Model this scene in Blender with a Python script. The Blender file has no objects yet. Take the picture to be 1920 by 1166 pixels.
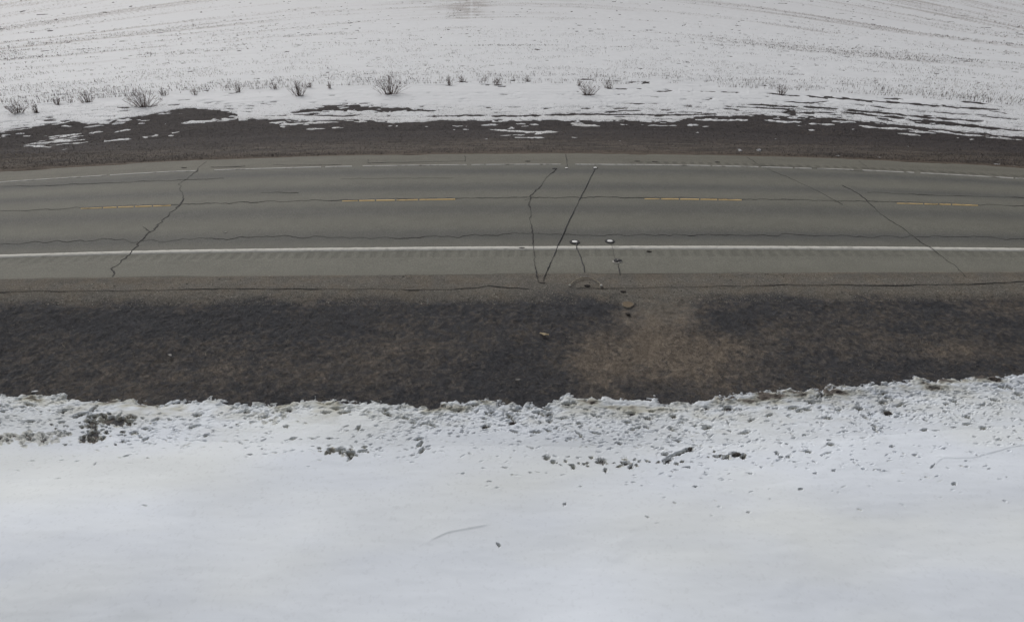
import bpy, math
import numpy as np
S = bpy.context.scene
COL = S.collection
rad = math.radians

# ------------------------------------------------------------ camera
H, TH, F = 6.28, rad(26.7), 1213.0          # height, pitch down, focal length in photo pixels
st, ct = math.sin(TH), math.cos(TH)
cam = bpy.data.cameras.new('camera')
cam.sensor_width = 36.0
cam.lens = 36.0 * F / 1920
cam.shift_y = -43 / 1920
cam.clip_start = 0.1
cam.clip_end = 6000
co = bpy.data.objects.new('camera', cam)
COL.objects.link(co)
co.location = (0, 0, H)
co.rotation_euler = (rad(90) - TH, 0, 0)
S.camera = co

# ------------------------------------------------------------ light: overcast spring morning
SUN_EL, SUN_AZ = rad(40), rad(-35)          # azimuth from +Y, towards +X; a veiled sun up and beyond the road to the left
w = bpy.data.worlds.new("World")
S.world = w
w.use_nodes = True
nt = w.node_tree
bg = nt.nodes['Background']
sky = nt.nodes.new('ShaderNodeTexSky')
sky.sky_type = 'NISHITA'
sky.sun_disc = False
sky.sun_elevation = SUN_EL
sky.sun_rotation = SUN_AZ
sky.dust_density = 6.0
sky.air_density = 1.0
hs = nt.nodes.new('ShaderNodeHueSaturation')   # cloud cover takes most of the blue out of the sky
hs.inputs['Saturation'].default_value = 0.22
nt.links.new(sky.outputs[0], hs.inputs['Color'])
nt.links.new(hs.outputs[0], bg.inputs['Color'])
bg.inputs['Strength'].default_value = 0.09
sl = bpy.data.lights.new('sun', 'SUN')
sl.energy = 0.8
sl.angle = rad(18)
sl.color = (1.0, 0.97, 0.93)
so = bpy.data.objects.new('sun', sl)
COL.objects.link(so)
so.rotation_euler = (rad(90) - SUN_EL, 0, -SUN_AZ + math.pi)
so.location = (0, 0, 40)
S.view_settings.view_transform = 'Standard'
S.view_settings.look = 'None'
S.view_settings.gamma = 1
S.view_settings.exposure = 0.0

# ------------------------------------------------------------ noise
def _h(ix, iy, seed):
    h = ix * np.uint32(374761393) + iy * np.uint32(668265263) + np.uint32((seed * 974634777) & 0xffffffff)
    h = (h ^ (h >> np.uint32(13))) * np.uint32(1274126177)
    return ((h ^ (h >> np.uint32(16))) & np.uint32(0xffff)).astype(np.float32) * np.float32(1 / 65535.0)
def vn(x, y, seed=0):
    """smooth value noise, -1..1"""
    x, y = np.broadcast_arrays(np.asarray(x, np.float64), np.asarray(y, np.float64))
    fx, fy = np.floor(x), np.floor(y)
    u, v = (x - fx).astype(np.float32), (y - fy).astype(np.float32)
    ix, iy = fx.astype(np.int32).view(np.uint32), fy.astype(np.int32).view(np.uint32)
    u = u * u * u * (u * (u * 6 - 15) + 10); v = v * v * v * (v * (v * 6 - 15) + 10)
    a, b = _h(ix, iy, seed), _h(ix + np.uint32(1), iy, seed)
    jy = iy + np.uint32(1)
    c, d = _h(ix, jy, seed), _h(ix + np.uint32(1), jy, seed)
    return (a * (1 - u) + b * u) * (1 - v) * 2 + (c * (1 - u) + d * u) * v * 2 - 1
def fbm(x, y, o=4, seed=0, g=0.5):
    s = 0; a = 1.0; n = 0
    for i in range(o):
        xr, yr = x * 0.8 - y * 0.6, x * 0.6 + y * 0.8
        s = s + a * (vn(x, y, seed + i * 17) if i % 2 == 0 else vn(xr, yr, seed + i * 17))
        n += a; a *= g; x = x * 2.03; y = y * 2.03
    return s / n * 1.6
def sstep(a, b, x):
    t = np.clip((x - a) / (b - a), 0, 1)
    return t * t * (3 - 2 * t)
R = np.random.default_rng(7)

# ------------------------------------------------------------ the lie of the land
# t = distance from the camera foot across the road, measured straight ahead
ZK = np.array([(-400, .6), (-30, .2), (0, -.25), (4, -.42), (6.5, -.62), (8.2, -.80), (9.2, -.78), (10.5, -.50), (12.0, -.15),
               (12.7, -.04), (13.2, 0), (18.4, .07), (23.5, 0), (24.3, -.06), (27, -.42), (30, -.62), (33, -.55),
               (38, -.30), (42, -.22), (60, -.1), (120, .4), (400, 3), (4000, 6)])
def zt(t):
    return np.interp(t, ZK[:, 0], ZK[:, 1])
def py0(t, z):       # photo row (relative to the optical centre) of a point straight ahead
    return F * ((H - z) * ct - t * st) / ((H - z) * st + t * ct)
def TT(yr):
    return np.interp(yr, [-560, -400, -231, -75, 100, 700], [6, 0, -4, -6.5, -6.5, 0])
KB = 0.117
def sag(yr):        # how far a row of the land bows at the edges of the frame
    return np.interp(-yr, [-900, 0, 400, 480, 560, 609], [-KB * 900, 0, KB * 400, 42, 12, 2])
def row_y(yr, n):
    return 540 + yr + sag(yr) * n * n + TT(yr) * n
def unproj(n, yrd, z):
    D = (H - z) * (F * ct - yrd * st) / (F * st + yrd * ct)
    x = 960 * n * ((H - z) * st + D * ct) / F
    return x, D
def ground_noise(x, y):
    return 0.020 * fbm(x * .35, y * .35, 2, 3) + 0.006 * fbm(x * 3, y * 3, 2, 5)
_tt = np.concatenate([np.linspace(2, 60, 5000), np.linspace(60.02, 420, 5000)])
_yy = py0(_tt, zt(_tt))
def place(px, py):
    """photo pixel -> point on the land, with its t"""
    px = np.asarray(px, float); py = np.asarray(py, float)
    n = (px - 960) / 960
    yr = (py - 540) / (1 - KB * n * n)
    for _ in range(12):
        yr = .3 * yr + .7 * (py - 540 - TT(yr) * n - sag(yr) * n * n)
    t = np.interp(-yr, -_yy, _tt)
    z = zt(t)
    x, D = unproj(n, py - 540, z)
    return x, D, z, t
def PX(px, py):
    x, D, z, t = place(px, py)
    on = (t > 13.1) & (t < 23.6)
    return np.stack([x, D, np.where(on, z, z + ground_noise(x, D))], -1)

# columns and rows of the land sheet: fine where the picture looks, coarse to the horizon
ncol = 1560
nf = np.linspace(-1.2, 1.2, ncol)
ext = 1.2 + np.cumsum(0.02 * 1.22 ** np.arange(26))
N = np.concatenate([-ext[::-1], nf, ext])
def land(trows, fine_noise=True):
    t = np.asarray(trows, float)[:, None]
    z = zt(t)
    tc = np.clip(t, 3.6, 330)
    zc = zt(tc)
    yr = py0(tc, zc)
    Nc = np.clip(N, -1.2, 1.2)[None, :]
    PY = row_y(yr, Nc)
    x, D = unproj(Nc, PY - 540, zc)
    D = D + (t - tc)
    over = (N[None, :] - Nc)
    halfw = np.abs(x[:, -1:]) / 1.2
    far = np.clip(t / 330, 1, None)
    x = (x + over * halfw) * far
    # slope relaxes beyond the frame
    i0, i1 = 26, 26 + ncol - 1
    sl = (D[:, i0 + 1:i0 + 2] - D[:, i0:i0 + 1]) / (x[:, i0 + 1:i0 + 2] - x[:, i0:i0 + 1])
    sr = (D[:, i1:i1 + 1] - D[:, i1 - 1:i1]) / (x[:, i1:i1 + 1] - x[:, i1 - 1:i1])
    L = halfw * .6
    e = np.abs(over) * halfw
    sl_ = np.where(N[None, :] < 0, -sl, sr)
    D = D + sl_ * L * (1 - np.exp(-e / L)) * (over != 0)
    PXg = 960 + 960 * N[None, :] + 0 * PY
    return x, D, z + 0 * x, t + 0 * x, PXg, PY + 0 * x

def t_of_row(yrel):
    return np.interp(-yrel, -_yy, _tt)
ys_near = np.concatenate([np.arange(790, 400, -1.5), np.arange(400, -27, -0.95)])         # photo rows below the pavement edge
rows = [-400, -200, -100, -50, -25, -12, -5, -1, 1.5, 2.6, 3.2] + list(t_of_row(ys_near))
rows += list(np.linspace(13.25, 23.3, 26))
ys_far = np.concatenate([np.arange(-252, -400, -0.7), np.arange(-400, -584, -1.0)])
rows += list(t_of_row(ys_far)) + [400, 500, 700, 1100, 1900, 3500]
rows = np.array(sorted(set(np.round(rows, 5))))

def make_grid(name, X, Y, Z, keep=None, attrs=None, mat=None, parent=None):
    r, c = X.shape
    idx = np.arange(r * c).reshape(r, c)
    q = np.stack([idx[:-1, :-1], idx[:-1, 1:], idx[1:, 1:], idx[1:, :-1]], -1)
    if keep is not None:
        k = keep[:-1, :-1] | keep[:-1, 1:] | keep[1:, 1:] | keep[1:, :-1]
        q = q[k]
    q = q.reshape(-1, 4)
    used = np.zeros(r * c, bool); used[q.ravel()] = True
    remap = np.cumsum(used) - 1
    q = remap[q]
    V = np.stack([X.ravel(), Y.ravel(), Z.ravel()], -1)[used]
    return mesh_np(name, V, q, mat, parent, {k: (ty, a.reshape(r * c, -1)[used]) for k, (ty, a) in (attrs or {}).items()}, True)
def mesh_np(name, V, Fc, mat=None, parent=None, attrs=None, smooth=False):
    Fc = np.asarray(Fc)
    me = bpy.data.meshes.new(name)
    nv, nfc, k = len(V), len(Fc), Fc.shape[1]
    me.vertices.add(nv)
    me.vertices.foreach_set('co', np.ascontiguousarray(V, np.float32).ravel())
    me.loops.add(nfc * k)
    me.loops.foreach_set('vertex_index', np.ascontiguousarray(Fc, np.int32).ravel())
    me.polygons.add(nfc)
    me.polygons.foreach_set('loop_start', np.arange(0, nfc * k, k, dtype=np.int32))
    if smooth:
        me.polygons.foreach_set('use_smooth', np.ones(nfc, bool))
    for nm, (ty, a) in (attrs or {}).items():
        at = me.attributes.new(nm, ty, 'POINT')
        if ty == 'FLOAT_COLOR':
            a = np.concatenate([a, np.ones((len(a), 1))], 1)
            at.data.foreach_set('color', a.astype(np.float32).ravel())
        elif ty == 'FLOAT_VECTOR':
            at.data.foreach_set('vector', a.astype(np.float32).ravel())
        else:
            at.data.foreach_set('value', a.astype(np.float32).ravel())
    me.update(calc_edges=True)
    me.validate()
    o = bpy.data.objects.new(name, me)
    COL.objects.link(o)
    if mat: me.materials.append(mat)
    if parent: o.parent = parent
    return o

# ------------------------------------------------------------ materials
def mat_new(name, rough=0.9, spec=0.3):
    m = bpy.data.materials.new(name)
    m.use_nodes = True
    b = m.node_tree.nodes['Principled BSDF']
    b.inputs['Roughness'].default_value = rough
    b.inputs['Specular IOR Level'].default_value = spec
    return m, m.node_tree, b
def nd(nt, ty, **kw):
    n = nt.nodes.new(ty)
    for k, v in kw.items(): setattr(n, k, v)
    return n
def tinted(name, attr, scales, rough=0.95, bump=0.0, bscale=60, spec=0.2, coord='Object', stretch=(1, 1, 1)):
    """surface colour held per point, broken up by fine noise grain; scales = [(scale, lo, hi)]"""
    m, nt, b = mat_new(name, rough, spec)
    at = nd(nt, 'ShaderNodeAttribute', attribute_name=attr)
    tc = nd(nt, 'ShaderNodeTexCoord')
    mp = nd(nt, 'ShaderNodeMapping')
    mp.inputs['Scale'].default_value = stretch
    nt.links.new(tc.outputs[coord], mp.inputs['Vector'])
    col = at.outputs['Color']
    for sc, lo, hi in scales:
        no = nd(nt, 'ShaderNodeTexNoise')
        no.inputs['Scale'].default_value = sc
        no.inputs['Detail'].default_value = 3
        nt.links.new(mp.outputs[0], no.inputs['Vector'])
        mr = nd(nt, 'ShaderNodeMapRange')
        mr.inputs['From Min'].default_value = .3; mr.inputs['From Max'].default_value = .7
        mr.inputs['To Min'].default_value = lo; mr.inputs['To Max'].default_value = hi
        nt.links.new(no.outputs['Fac'], mr.inputs['Value'])
        vm = nd(nt, 'ShaderNodeVectorMath', operation='SCALE')
        nt.links.new(col, vm.inputs[0]); nt.links.new(mr.outputs[0], vm.inputs['Scale'])
        col = vm.outputs[0]
    nt.links.new(col, b.inputs['Base Color'])
    if bump:
        no = nd(nt, 'ShaderNodeTexNoise'); no.inputs['Scale'].default_value = bscale; no.inputs['Detail'].default_value = 4
        nt.links.new(mp.outputs[0], no.inputs['Vector'])
        bp = nd(nt, 'ShaderNodeBump'); bp.inputs['Distance'].default_value = bump; bp.inputs['Strength'].default_value = 1
        nt.links.new(no.outputs['Fac'], bp.inputs['Height']); nt.links.new(bp.outputs[0], b.inputs['Normal'])
    return m
def plain(name, c1, c2, scale=20, rough=.9, bump=0, spec=.3):
    m, nt, b = mat_new(name, rough, spec)
    tc = nd(nt, 'ShaderNodeTexCoord'); no = nd(nt, 'ShaderNodeTexNoise')
    no.inputs['Scale'].default_value = scale; no.inputs['Detail'].default_value = 4
    nt.links.new(tc.outputs['Object'], no.inputs['Vector'])
    cr = nd(nt, 'ShaderNodeValToRGB')
    cr.color_ramp.elements[0].position = .35; cr.color_ramp.elements[1].position = .65
    cr.color_ramp.elements[0].color = (*c1, 1); cr.color_ramp.elements[1].color = (*c2, 1)
    nt.links.new(no.outputs['Fac'], cr.inputs[0]); nt.links.new(cr.outputs[0], b.inputs['Base Color'])
    if bump:
        bp = nd(nt, 'ShaderNodeBump'); bp.inputs['Distance'].default_value = bump
        nt.links.new(no.outputs['Fac'], bp.inputs['Height']); nt.links.new(bp.outputs[0], b.inputs['Normal'])
    return m
M_ground = tinted('bare_ground', 'tint', [(55, .70, 1.35), (16, .85, 1.15)], bump=.010, bscale=55)
M_road = tinted('old_asphalt', 'tint', [(45, .74, 1.26), (18, .93, 1.07), (2.5, .95, 1.05)], rough=.85, bump=.002, bscale=90, spec=.25)
M_snow = tinted('old_snow', 'tint', [(1.2, .98, 1.02)], rough=.75, bump=.0012, bscale=14, spec=.25)
M_snowb = M_snow.node_tree.nodes['Principled BSDF']
M_straw = tinted('dead_straw', 'tint', [(5, .9, 1.1)], rough=.9)
M_crack = plain('crack_dirt', (.030, .029, .031), (.080, .078, .073), 9)
M_seal = plain('bitumen_sealant', (.012, .012, .014), (.03, .03, .034), 12, rough=.6)
def worn_paint(name, c, under, sc=6, thr=(.32, .5), stretch=(1, 1, 1)):
    m, nt, b = mat_new(name, .8, .3)
    tc = nd(nt, 'ShaderNodeTexCoord')
    mp = nd(nt, 'ShaderNodeMapping'); mp.inputs['Scale'].default_value = stretch
    nt.links.new(tc.outputs['Object'], mp.inputs[0])
    no = nd(nt, 'ShaderNodeTexNoise'); no.inputs['Scale'].default_value = sc; no.inputs['Detail'].default_value = 6
    no.inputs['Roughness'].default_value = .7
    nt.links.new(mp.outputs[0], no.inputs['Vector'])
    cr = nd(nt, 'ShaderNodeValToRGB')
    cr.color_ramp.elements[0].position, cr.color_ramp.elements[1].position = thr
    cr.color_ramp.elements[0].color = (*under, 1); cr.color_ramp.elements[1].color = (*c, 1)
    nt.links.new(no.outputs['Fac'], cr.inputs[0]); nt.links.new(cr.outputs[0], b.inputs['Base Color'])
    return m
M_white = worn_paint('worn_white_paint', (.70, .685, .63), (.42, .41, .37), 5, (.28, .5))
M_whitefar = worn_paint('thin_white_paint', (.50, .49, .465), (.2, .19, .17), 3, (.34, .50), (1, .3, 1))
M_yellow = worn_paint('worn_yellow_paint', (.70, .51, .25), (.3, .24, .15), 4, (.3, .46))
M_twig = tinted('bare_twigs', 'tint', [(8, .8, 1.2)], rough=.9)

def tag(o, label=None, cat=None, group=None, kind=None):
    if label: o['label'] = label
    if cat: o['category'] = cat
    if group: o['group'] = group
    if kind: o['kind'] = kind
    return o

# ------------------------------------------------------------ the land: ground sheet
X, Y, Z, T, PXg, PYg = land(rows)
inroad = (T > 13.22) & (T < 23.45)
GN = ground_noise(X, Y)
clump = fbm(X * 7, Y * 7, 2, 11)
grassy = sstep(12.4, 11.9, T) * 1.0 + sstep(24.0, 24.6, T)
Zg = Z + GN * sstep(13.2, 12.9, T) + GN * sstep(23.5, 23.9, T) + 0.008 * clump * np.clip(grassy, 0, 1) * (T < 40)
Zg = np.where(inroad, Z - 0.06, Zg)

def blob(cx, cy, rx, ry, ang=0, p=2):
    c, s = math.cos(ang), math.sin(ang)
    dx, dy = PXg - cx, PYg - cy
    u, v = (dx * c + dy * s) / rx, (-dx * s + dy * c) / ry
    return np.exp(-(u * u + v * v))
# colour of the ground itself: dark matted grass, tan dry soil, gravel verge
n1 = fbm(X * .9, Y * 1.6, 3, 21); n2 = fbm(X * 3.1, Y * 4.5, 3, 22); n3 = fbm(X * 11, Y * 16, 2, 23)
tan = 0.13 + .10 * n1 + .16 * n2 + .24 * n3
tan = tan + 1.0 * blob(1235, 590, 60, 42) + .75 * blob(1120, 690, 45, 50) + .75 * blob(1200, 670, 100, 40) + .75 * blob(1290, 655, 110, 30) + .5 * blob(1150, 555, 90, 12) + .55 * blob(1340, 690, 130, 35) \
    + .4 * blob(1800, 655, 120, 24) + .25 * blob(720, 680, 260, 40) + .2 * blob(1560, 640, 160, 50) + .3 * blob(1900, 560, 60, 25) + .25 * blob(420, 700, 120, 24)
tan = tan - .4 * blob(1080, 570, 110, 22) - .3 * blob(950, 700, 100, 50) - .3 * blob(150, 600, 220, 30) - .25 * blob(1400, 590, 90, 30) - .3 * blob(540, 600, 280, 26) - .25*blob(1600, 690, 300, 22)
tan = tan + (tan > .3) * .35 * (tan - .3) * 2 * fbm(X * 4.5, Y * 6, 4, 24, .7) + .10 * fbm(X * 9, Y * 14, 3, 25, .7)
tan = np.clip(tan, 0, 1)[..., None]
C = lambda *c: np.array(c)[None, None, :]
dark = C(.066, .067, .073); tanc = C(.212, .177, .141)
mix = lambda a, b, f: a * (1 - f) + b * f
col = mix(dark, tanc, tan)
# gravel verge between pavement and grass
edge_noise = .16 * fbm(X * 1.3, Y * 1.3, 3, 31)
vtan = mix(C(.140, .131, .116), C(.158, .140, .116), np.clip(.5 + .8 * n2, 0, 1)[..., None])
f_gr = sstep(12.05, 12.35, T + edge_noise + .1 * (PXg > 1500) * 0)[..., None]
f_gr = np.clip(f_gr + (.9 * blob(1235, 572, 62, 32))[..., None] - (.8 * blob(1050, 552, 55, 12))[..., None], 0, 1)
col = mix(col, vtan, f_gr)
# far verge: brown flattened grass
fb = mix(C(.062, .054, .050), C(.105, .089, .077), np.clip(.5 + .5 * n1 + .9 * fbm(X * 1.2, T * 5, 3, 33), 0, 1)[..., None])
fb = mix(C(.105, .084, .068), fb, sstep(23.5, 24.8, T)[..., None])
dk = sstep(.35, .8, fbm(X * 1.6, T * 9, 3, 34))[..., None]; fb = fb * (1 - .4 * dk)
fb = mix(fb, C(.050, .044, .045), sstep(26, 29, T)[..., None])
col = np.where((T > 22)[..., None], fb, col)
ground = make_grid('ground', X, Y, Zg, None, {'tint': ('FLOAT_COLOR', col)}, M_ground)
tag(ground, kind='structure')

# ------------------------------------------------------------ near snow bank
Zs = Z + 0.020 * fbm(X * .35, Y * .35, 2, 3)        # the smoothed lie of the snow over it
FULL = (X, Y, T, PXg, PYg, Zg, Zs)
def use(a, b):
    global X, Y, T, PXg, PYg, Zg, Zs
    sl = slice(int(np.searchsorted(rows, a)), int(np.searchsorted(rows, b)))
    X, Y, T, PXg, PYg, Zg, Zs = [q[sl] for q in FULL]
use(-1000, 11.0)
EDGE = np.array([(-400, 748), (0, 744), (40, 738), (75, 741), (110, 743), (180, 757), (240, 750), (280, 758), (330, 753), (400, 751), (470, 757),
                 (550, 752), (620, 750), (690, 755), (740, 758), (800, 758), (822, 764), (826, 754), (918, 751), (924, 756), (980, 763), (986, 752), (1020, 757), (1060, 748), (1130, 747),
                 (1200, 752), (1290, 757), (1330, 748), (1380, 743), (1420, 732), (1500, 727), (1535, 728), (1540, 737), (1546, 727), (1600, 719),
                 (1700, 715), (1800, 709), (1920, 703), (2300, 690)])
ey = np.interp(PXg, EDGE[:, 0], EDGE[:, 1])
jag = 5.0 * fbm(X * 3.2, Y * 3.2, 2, 41) + 7.0 * fbm(X * 9, Y * 13, 4, 42, .6)
sgn = PYg - ey + jag
_ex = np.arange(-400, 2301, 10.); _ey = np.interp(_ex, EDGE[:, 0], EDGE[:, 1])
_ey = np.convolve(np.pad(_ey, 15, 'edge'), np.hanning(33)[1:-1] / np.hanning(33).sum(), 'valid')
d_in = PYg - np.interp(PXg, _ex, _ey)
S_near = 0.042 * sstep(0, 9, sgn) + 0.03 * sstep(0, 80, sgn) + 0.05 * sstep(100, 400, d_in) - 0.03 * (sgn < 0)
S_near = np.where(sgn < 0, -0.03 * sstep(0, -4, sgn), S_near)
rough_w = sstep(0, 6, sgn) * np.exp(-np.clip(d_in - 4, 0, None) / 15)
dirt_w = sstep(0, 6, sgn) * np.exp(-np.clip(d_in - 10, 0, None) / 22)
S_near = S_near + rough_w * (.009 * fbm(X * 6, Y * 13, 3, 43) + .003 * fbm(X * 18, Y * 30, 2, 44))
S_near = S_near + sstep(0, 60, d_in) * (.045 * fbm(X * .35, Y * .5, 2, 45) + .0022 * fbm(X * 3, Y * 6, 2, 46))
dirt = np.clip(dirt_w * (.22 + .9 * fbm(X * 2.2, Y * 5, 3, 47)), 0, 1) * .9
right = sstep(900, 1400, PXg)
dirt = dirt + right * np.exp(-np.clip(d_in - 5, 0, None) / 45) * sstep(0, 5, sgn) * (.22 + .35 * np.clip(fbm(X * 4, Y * 8, 3, 48), -1, 1))
dirt = np.clip(dirt, 0, 1)
# melt pits: small holes thawed into the crust
xs_, ts_ = X[:, 26:26 + ncol], T[:, 26:26 + ncol]
colx = PXg[0]
def stamp(arr, px, py, rx, ry, fn, ang=0):
    """apply fn(falloff) in a window round a photo pixel"""
    m = max(rx, ry) * 1.8 + 2
    c0, c1 = np.searchsorted(colx, [px - m, px + m])
    if c1 - c0 < 2: return
    cc = (c0 + c1) // 2
    colY = PYg[:, cc]                     # decreasing with row
    r1 = np.searchsorted(-colY, -(py - m)); r0 = np.searchsorted(-colY, -(py + m))
    if r1 - r0 < 2: return
    wnd = (slice(r0, r1), slice(c0, c1))
    dx, dy = PXg[wnd] - px, PYg[wnd] - py
    c, s = math.cos(ang), math.sin(ang)
    u, v = (dx * c + dy * s) / rx, (-dx * s + dy * c) / ry
    rr = np.sqrt(u * u + v * v) + .45 * vn(dx * .5 + px, dy * .7 + py, 5)
    fn(arr, wnd, rr)
def pit(depth):
    def f(arr, wnd, rr):
        arr[wnd] -= depth * sstep(1.25, .15, rr)
        arr[wnd] += min(.004, depth * .2) * np.exp(-((rr - 1.45) / .3) ** 2)
    return f
def soil(a):
    def f(arr, wnd, rr): arr[wnd] = np.maximum(arr[wnd], a * sstep(1.25, .7, rr))
    return f
Rp = np.random.default_rng(3)
def edge_at(px): return np.interp(px, EDGE[:, 0], EDGE[:, 1])
cnt = 0
while cnt < 4600:
    px = Rp.uniform(-150, 2070); d = Rp.gamma(1.9, 24)
    if px > 1150: d = Rp.gamma(1.9, 32)
    if d < 8 or d > 260: continue
    py = edge_at(px) + d
    dens = .45 + .55 * math.sin(px * .011 + 1.3) * math.sin(py * .05 + px * .004) + (.35 if px > 700 else 0)
    if 860 > px > 300 and d > 110: dens *= .3
    if Rp.uniform() > dens: continue
    cnt += 1
    big = Rp.uniform() * (1 if d < 130 else .94)
    r = 1.25 + 1.0 * Rp.uniform() + (1.8 if big > .975 else 0) + (.5 if d < 35 else 0)
    ang = .12 + .25 * Rp.normal() - (.35 if px < 900 else 0) * Rp.uniform()
    dp = Rp.uniform(.004, .016) if big < .8 else (Rp.uniform(.02, .035) if big < .95 else .07)
    st_ = Rp.uniform(1.7, 3.4)
    stamp(S_near, px, py, r * st_, r * .7, pit(dp), ang)
    if big > .7: stamp(dirt, px, py, r * st_ * .8, r * .6, soil(Rp.uniform(.12, .35) if big < .95 else .7), ang)
HOLES = [(911, 807, 7, 3.5, -.3), (961, 799, 8, 3.5, -.25), (1030, 794, 5, 3.5, 0), (537, 846-40, 5, 2.5, 0), (1662, 781, 9, 4.5, .1),
         (788, 840, 8, 3, -.8), (792, 851, 8, 3, -.8), (659, 863, 9, 3.5, -1.0), (673, 809, 5, 3, -.8), (641, 850, 9, 2.5, 0), (624, 853, 9, 3, .2), (680, 852, 8, 2, -.2),
         (1025, 866, 6, 4, 0), (1037, 873, 4, 3, 0), (1075, 881, 4, 4, .6), (1128, 868, 8, 5, 0), (1135, 886, 3, 4, 0), (1183, 878, 4, 5, .8), (1174, 871, 6, 3, 0),
         (1252, 866, 8, 5, -.3), (1275, 853, 20, 3, -.35), (1292, 847, 8, 3.5, -.3), (1246, 855, 6, 2.5, 0), (1380, 857, 10, 4, .1), (1360, 862, 8, 3, 0), (1345, 860, 5, 2, 0), (1392, 861, 5, 4, .4),
         (1786, 914, 4, 2, 0), (1059, 953, 3, 2, 0), (1746, 881, 5, 1.6, -.8), (935, 1030, 4, 1.6, .7), (1499, 924, 4, 1.7, 0), (1561, 890, 4, 1.6, 0), (1526, 895, 3, 1.5, 0), (1303, 919, 4, 1.6, 0),
         (1670, 845, 4, 1.8, 0), (1712, 860, 4, 1.8, 0), (1552, 833, 3, 1.6, 0), (552, 831, 5, 2.2, -.3), (1455, 853, 3, 1.5, 0), (1457, 857, 3, 1.5, 0), (1463, 863, 4, 1.6, 0), (1476, 862, 4, 1.6, 0)]
for px, py, rx, ry, an in HOLES:
    stamp(S_near, px, py, rx * 1.1, ry * 1.1, pit(.10), an)
    stamp(dirt, px, py, rx * 1.1, ry * 1.1, soil(.5), an)
for (cx, cy, sx, sy, n_, r0_) in [(203, 791, 34, 8, 46, 3.4), (228, 797, 22, 6, 26, 3.4), (178, 827, 15, 8, 34, 3.6), (172, 803, 14, 7, 14, 3), (200, 812, 70, 22, 60, 2.0), (75, 824, 40, 9, 60, 3.6), (8, 826, 18, 6, 20, 3.6), (110, 820, 16, 5, 12, 3),
                              (648, 856, 30, 9, 26, 2.2), (500, 785, 60, 16, 50, 2.4), (1160, 872, 90, 8, 30, 2.2), (1360, 860, 40, 7, 16, 2.0)]:
    for _ in range(n_):
        a, b = cx + Rp.normal() * sx * .6, cy + Rp.normal() * sy * .6
        r = r0_ * Rp.uniform(.6, 1.4)
        deep = cx in (203, 228, 178, 172, 648) or r0_ < 2.3
        stamp(S_near, a, b, r * 1.5, r * .7, pit(.11 if deep and Rp.uniform() < .75 else .02), Rp.normal() * .4)
        stamp(dirt, a, b, r * 1.7, r * .9, soil((Rp.uniform(.45, .85) if cx != 500 else .35) if cy not in (824, 826, 820) else .45), 0)
# wind crust steps in the smooth snow
def crust(pts, hgt, wpx):
    pts = np.array(pts, float)
    yy = np.interp(PXg, pts[:, 0], pts[:, 1]) + 1.5 * vn(X * 4, Y * 0, 9)
    fade = sstep(pts[0, 0], pts[0, 0] + 30, PXg) * sstep(pts[-1, 0], pts[-1, 0] - 30, PXg)
    d = PYg - yy
    return hgt * fade * np.exp(-np.abs(d) / wpx) * (d < 0) * 1.0 + hgt * fade * np.exp(-(d / 1.5) ** 2) * (d >= 0)
S_near += crust([(795, 1030), (810, 1019), (840, 1006), (875, 999), (930, 988)], .009, 20)
S_near += crust([(1740, 882), (1765, 866), (1820, 864), (1860, 855), (1925, 838), (2050, 815)], .008, 34)
S_near += .004 * sstep(60, 160, d_in) * fbm(X * 1.4 + .8 * fbm(X * .7, Y * .7, 2, 51), Y * 3.2, 3, 50)

snow_white = C(.735, .775, .815); snow_dirty = C(.50, .495, .43); snow_soil = C(.14, .12, .105)
sc_ = mix(snow_white, snow_dirty, np.clip(dirt * 1.5, 0, 1)[..., None])
sc_ = mix(sc_, snow_soil, sstep(.55, .95, dirt)[..., None])
grey = np.clip(.5 + .9 * fbm(X * .22, Y * .6, 3, 61), 0, 1)[..., None]
sc_ = sc_ * (1 - .11 * grey)
hue = np.clip(.5 + .8 * fbm(X * .33 + 5, Y * .8, 3, 62), 0, 1)[..., None]
sc_ = sc_ * mix(C(1.015, 1.01, .985), C(.975, .985, 1.02), hue)
spk = sstep(.62, .95, fbm(X * 24, Y * 24, 2, 63))[..., None] * (.25 + .75 * np.exp(-np.clip(d_in, 0, None) / 120))[..., None]
sc_ = sc_ * (1 - .16 * spk)
sel = slice(None)
sn = make_grid('snow_bank', X[sel], Y[sel], (mix(Zg, Zs + .004, sstep(2, 26, sgn)) + np.maximum(S_near, -.03))[sel], (S_near > -.012)[sel], {'tint': ('FLOAT_COLOR', sc_[sel])}, M_snow)
tag(sn, kind='structure')

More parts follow.
